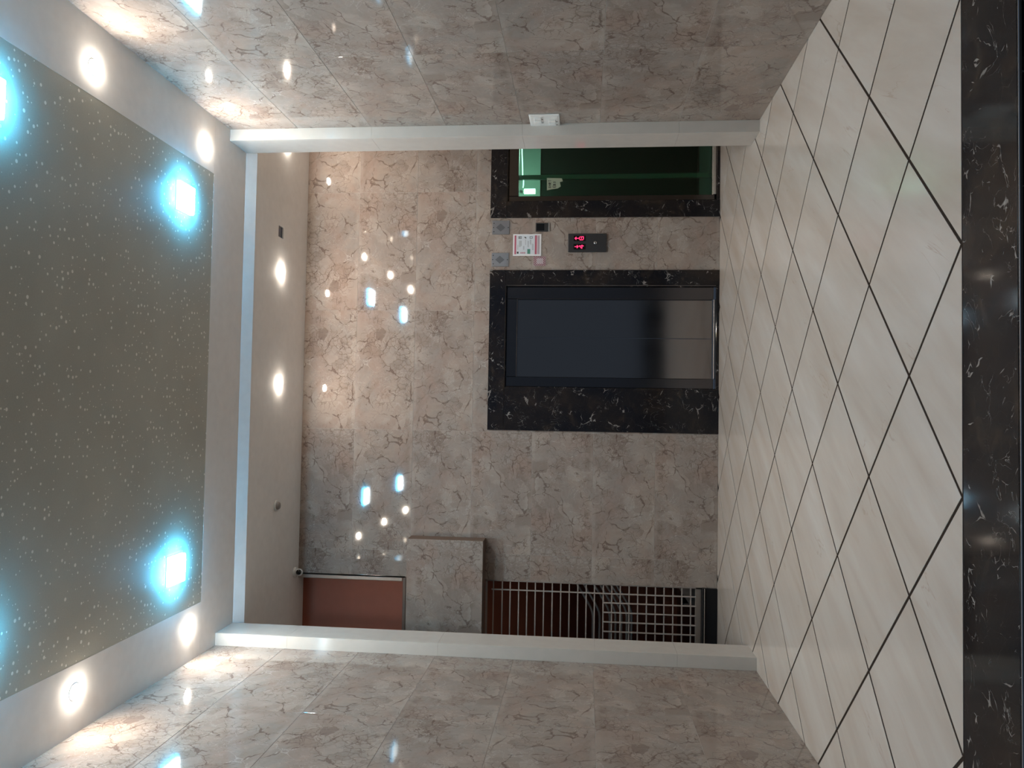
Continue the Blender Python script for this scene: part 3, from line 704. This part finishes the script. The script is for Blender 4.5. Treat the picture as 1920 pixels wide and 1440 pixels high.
# two blank steel plates at the head of the strip between the lifts
op_ = (1.778, D, 2.09)
bp_ = empty('steel_cover_plate', op_, label='grey square steel cover plate beside the glass lift surround', cat='cover plate', group='square cover plates above the lift call panel')
MB(op_).box(1.711, 1.845, D - 0.007, D - 0.0003, 2.003, 2.172, 0.002).build('plate', M['plate'], bp_)
MB(op_).prism([(1.778, 2.045), (1.816, 2.090), (1.778, 2.135), (1.740, 2.090)], 'y', D - 0.0085, D - 0.0071).build('emblem', simple('darker etched diamond', (0.15, 0.15, 0.16), 0.4, 0.8), bp_)['label'] = 'darker diamond shaped emblem'
for x, z in ((1.778, 2.015), (1.778, 2.160), (1.820, 2.155), (1.737, 2.155)):
    MB().lathe([(0.0, -0.003), (0.004, -0.002), (0.004, 0.0)], axis='y', n=10).build('screw', M['black'], bp_, (x - op_[0], -0.0072, z - op_[2]))
c = copy_tree(bp_); c.location = (1.463, D, 2.092); c['label'] = 'grey square steel cover plate beside the closed steel door surround'

# small dark reader, poster, sticker
orr = (1.778, D, 1.69)
rd = empty('card_reader', orr, label='small black square card reader between the poster and the glass lift', cat='card reader')
MB(orr).box(1.735, 1.820, D - 0.014, D - 0.0003, 1.628, 1.748, 0.004, 2).build('housing', M['dark_plastic'], rd)
MB(orr).box(1.745, 1.810, D - 0.0155, D - 0.0142, 1.665, 1.738, 0.001).build('window', M['granite'], rd)['label'] = 'dark glossy window'
MB(orr).box(1.736, 1.819, D - 0.010, D - 0.0003, 1.612, 1.627, 0.001).build('base_strip', M['smoked'], rd)

opo = (1.607, D, 1.829); PXa, PXb, PZa, PZb = 1.501, 1.713, 1.692, 1.966
po = empty('lift_notice', opo, label='white framed lift instruction notice with red header and grey text', cat='notice')
MB(opo).box(PXa, PXb, D - 0.004, D - 0.0003, PZa, PZb, 0.001).build('board', M['paper_white'], po)
yA, yB, yC = D - 0.0043, D - 0.0041, D - 0.0046
def rect(x0, x1, z0, z1, y=yC):  # shares of the board: x from its left edge, z from its top edge
    return (PXa + (PXb - PXa) * x0, PXa + (PXb - PXa) * x1, y, y + 0.0003, PZb - (PZb - PZa) * z1, PZb - (PZb - PZa) * z0)
MB(opo).box(*rect(0.07, 0.94, 0.12, 0.77, D - 0.00435)).build('blue_field', M['blue_print'], po)
MB(opo).box(*rect(0.07, 0.94, 0.05, 0.115, D - 0.00435)).build('header_band', M['red_ink'], po)['label'] = 'red header band'
MB(opo).box(*rect(0.07, 0.94, 0.775, 0.845, D - 0.00435)).build('footer_band', M['red_ink'], po)['label'] = 'red footer band'
MB(opo).box(*rect(0.07, 0.94, 0.86, 0.945, D - 0.00435)).build('caption_strip', M['pink_print'], po)
t_ = MB(opo)
for x0, x1, z in ((0.40, 0.70, 0.215), (0.40, 0.70, 0.24), (0.42, 0.70, 0.265), (0.45, 0.70, 0.29), (0.28, 0.45, 0.36), (0.28, 0.45, 0.385), (0.50, 0.75, 0.44), (0.40, 0.70, 0.52), (0.38, 0.68, 0.545), (0.55, 0.75, 0.60), (0.50, 0.74, 0.625), (0.26, 0.56, 0.68), (0.26, 0.54, 0.71), (0.28, 0.50, 0.165), (0.10, 0.90, 0.885), (0.10, 0.90, 0.92)):
    t_.box(*rect(x0, x1, z, z + 0.014))
k = t_.build('printed_lines', M['grey_ink'], po); k['kind'] = 'stuff'
t_ = MB(opo)                                     # pictogram boxes by the text
for cx, cz, s_ in ((0.84, 0.245, 0.055), (0.84, 0.64, 0.05)):
    for q in ((cx - s_, cx + s_, cz - s_, cz - s_ + 0.015), (cx - s_, cx + s_, cz + s_ - 0.015, cz + s_), (cx - s_, cx - s_ + 0.02, cz - s_, cz + s_), (cx + s_ - 0.02, cx + s_, cz - s_, cz + s_)): t_.box(*rect(*q))
t_.box(*rect(0.83, 0.87, 0.40, 0.45)); t_.box(*rect(0.80, 0.84, 0.43, 0.47)); t_.box(*rect(0.10, 0.19, 0.14, 0.20)); t_.box(*rect(0.82, 0.86, 0.22, 0.26))
k = t_.build('pictograms', M['black_ink'], po); k['kind'] = 'stuff'
MB(opo).box(*rect(0.09, 0.31, 0.51, 0.615)).build('green_pictogram', M['green_ink'], po)
t_ = MB(opo)
for i in range(5): t_.box(*rect(0.10, 0.17, 0.27 + i * 0.036, 0.292 + i * 0.036))
k = t_.build('red_figures', M['red_ink'], po); k['kind'] = 'stuff'

ost = (1.451, D, 1.705); SX0, SX1, SZ0, SZ1 = 1.404, 1.496, 1.646, 1.764
stk = empty('warning_sticker', ost, label='small pale sticker with red diagonal stripes below the notice', cat='sticker')
MB(ost).box(SX0, SX1, D - 0.0015, D - 0.0003, SZ0, SZ1).build('backing', M['pink_print'], stk)
t_ = MB(ost)
ww, hh = SX1 - SX0, SZ1 - SZ0
for i in range(-7, 8):                           # stripes at 45 degrees, clipped to the border band
    for band in ((0, ww, 0, 0.026), (0, ww, hh - 0.030, hh), (0, 0.020, 0.026, hh - 0.030), (ww - 0.020, ww, 0.026, hh - 0.030)):
        c0 = i * 0.0185
        poly = [(-0.2, -0.2 + c0), (0.3, 0.3 + c0), (0.3, 0.3 + c0 + 0.0095), (-0.2, -0.2 + c0 + 0.0095)]
        for axv, val, less in ((0, band[0], False), (0, band[1], True), (1, band[2], False), (1, band[3], True)):
            if poly: poly = clip(poly, axv, val, less)
        if len(poly) >= 3: t_.prism([(SX0 + p[0], SZ0 + p[1]) for p in poly], 'y', D - 0.0019, D - 0.0016)
k = t_.build('stripes', simple('dark red ink', (0.13, 0.015, 0.025), 0.5), stk); k['kind'] = 'stuff'
t_ = MB(ost)
for i, (a, b_) in enumerate(((0.28, 0.70), (0.24, 0.62), (0.30, 0.66))): t_.box(SX0 + ww * a, SX0 + ww * b_, D - 0.0019, D - 0.0016, SZ0 + hh * (0.62 - i * 0.13), SZ0 + hh * (0.66 - i * 0.13))
k = t_.build('printed_lines', M['grey_ink'], stk); k['kind'] = 'stuff'

# call panel with two red dot-matrix displays
ocp = (1.622, D, 1.25)
cp = empty('lift_call_panel', ocp, label='dark grey lift call panel with two red floor displays', cat='call panel')
MB(ocp).box(1.534, 1.712, D - 0.022, D - 0.0003, 1.064, 1.434, 0.006, 2).build('housing', M['dark_plastic'], cp)
GLY = {'up': ['00100', '01110', '11111', '00100', '00100', '00100', '00100'], 'down': ['00100', '00100', '00100', '00100', '11111', '01110', '00100'],
       'G': ['01110', '10001', '10000', '10111', '10001', '10001', '01111'], '4': ['00010', '00110', '01010', '10010', '11111', '00010', '00010']}
def dots(parent, key, x0, x1, z0, z1, name):
    t_ = MB(ocp); g_ = GLY[key]; dx, dz = (x1 - x0) / 5, (z1 - z0) / 7
    for r_ in range(7):
        for c_ in range(5):
            if g_[r_][c_] == '1':
                x, z = x0 + (c_ + 0.5) * dx, z1 - (r_ + 0.5) * dz
                t_.box(x - dx * 0.46, x + dx * 0.46, D - 0.0250, D - 0.0243, z - dz * 0.46, z + dz * 0.46)
    k = t_.build(name, M['red_led'], parent); k['kind'] = 'stuff'; k.parent = parent
    k.location = (0, 0, 0)
for x0, x1, a, dgt in ((1.640, 1.690, 'up', 'G'), (1.559, 1.609, 'down', '4')):
    dsp = MB(ocp).box(x0 - 0.002, x1 + 0.002, D - 0.0242, D - 0.0222, 1.264, 1.380, 0.001).build('display', M['black'], cp)
    xm = (x0 + x1) / 2
    dots(dsp, a, xm - 0.015, xm + 0.015, 1.332, 1.370, 'arrow'); dots(dsp, dgt, xm - 0.018, xm + 0.018, 1.283, 1.328, 'floor_figure')
MB().lathe([(0.0, -0.0072), (0.013, -0.0070), (0.0155, -0.005), (0.0155, 0.0)], axis='y', n=20).build('call_button', M['chrome'], cp, (1.623 - ocp[0], -0.0222, 1.172 - ocp[2]), smooth=True)['label'] = 'round chrome call button'

# note, lamp and hanging cable inside the glass lift
NY = D + 0.0945  # sheet hangs before the pane; green cast of the glass is in its colour
onn = (2.235, NY, 1.575)
nt = empty('paper_note', onn, label='torn yellowed paper note, green glass cast in its colour, with handwriting taped inside the glass lift door', cat='paper note')
MB(onn).prism([(2.168, 1.650), (2.290, 1.652), (2.285, 1.505), (2.255, 1.495), (2.248, 1.525), (2.205, 1.515), (2.185, 1.545), (2.178, 1.60)], 'y', NY - 0.0012, NY + 0.0002).build('sheet', M['note'], nt)
hw = MB(onn)
def stroke(pts, w=0.0044):
    for (a, b_) in zip(pts, pts[1:]):
        d = Vector((b_[0] - a[0], b_[1] - a[1])); nrm = Vector((-d.y, d.x)).normalized() * w / 2
        hw.prism([(a[0] + nrm.x, a[1] + nrm.y), (a[0] - nrm.x, a[1] - nrm.y), (b_[0] - nrm.x, b_[1] - nrm.y), (b_[0] + nrm.x, b_[1] + nrm.y)], 'y', NY - 0.0018, NY - 0.0013)
def letters(x, z, hgt, glyphs):
    w = hgt * 0.62
    for g_ in glyphs:
        for seg in g_: stroke([(x + p[0] * w, z + p[1] * hgt) for p in seg])
        x += w * 1.35
letters(2.188, 1.610, 0.026, [[[(0.1, 0.2), (0.9, 0.2)], [(0.1, 0.7), (0.9, 0.7)], [(0.5, 0), (0.5, 1)]], [[(0, 0), (0, 1)], [(0, 0.5), (1, 0.5)], [(1, 0), (1, 1)]], [[(0, 0), (0.1, 1), (0.9, 0.7), (0.1, 0.45), (0.9, 0)]], [[(0.5, 0), (0.5, 1)], [(0, 1), (1, 1)]]])
letters(2.195, 1.565, 0.026, [[[(1, 1), (0, 1), (0, 0), (1, 0)], [(0, 0.5), (0.8, 0.5)]], [[(0, 0), (0, 1), (0.8, 0.75), (0, 0.5), (0.9, 0.2), (0, 0)]], [[(0.9, 0.9), (0.1, 0.7), (0.9, 0.3), (0, 0)]]])
k = hw.build('handwriting', M['black_ink'], nt); k['kind'] = 'stuff'

olp = (2.20, D + 0.24, 1.83)
lp = empty('work_lamp', olp, label='short white glowing tube lamp inside the glass lift', cat='lamp')
MB(olp).tube([(2.20, D + 0.24, 1.775), (2.20, D + 0.24, 1.885)], 0.026, 18).build('tube', M['car_lamp'], lp, smooth=True)
MB(olp).tube([(2.20, D + 0.24, 1.8855), (2.20, D + 0.24, 1.925)], 0.016, 14).build('socket', M['white'], lp)
pl_ = bpy.data.lights.new('cabin_lamp', 'POINT'); pl_.energy = 6; pl_.color = (0.85, 1.0, 0.90); pl_.shadow_soft_size = 0.04
po_ = bpy.data.objects.new('cabin_lamp', pl_); C.objects.link(po_); po_.location = (2.45, 7.95, 2.08); po_.parent = None
po_.parent = car; po_.location = (2.45 - oc[0], 7.95 - oc[1], 2.08 - oc[2])
ocb = (2.4, D + 0.22, 1.9)
cb = MB(ocb).tube([(2.95, D + 0.22, 1.918), (2.75, D + 0.22, 1.915), (2.58, D + 0.22, 1.912), (2.45, D + 0.22, 1.905), (2.35, D + 0.22, 1.902), (2.30, D + 0.22, 1.892), (2.26, D + 0.22, 1.893), (2.232, D + 0.22, 1.897)], 0.0055, 8).build('hanging_cable', M['strip'], None, ocb, smooth=True)  # glow in the material takes the place of lamplight on the cable
tag(cb, 'loose white cable, lamplight on it put in as glow, slung across the head of the glass lift', 'cable')
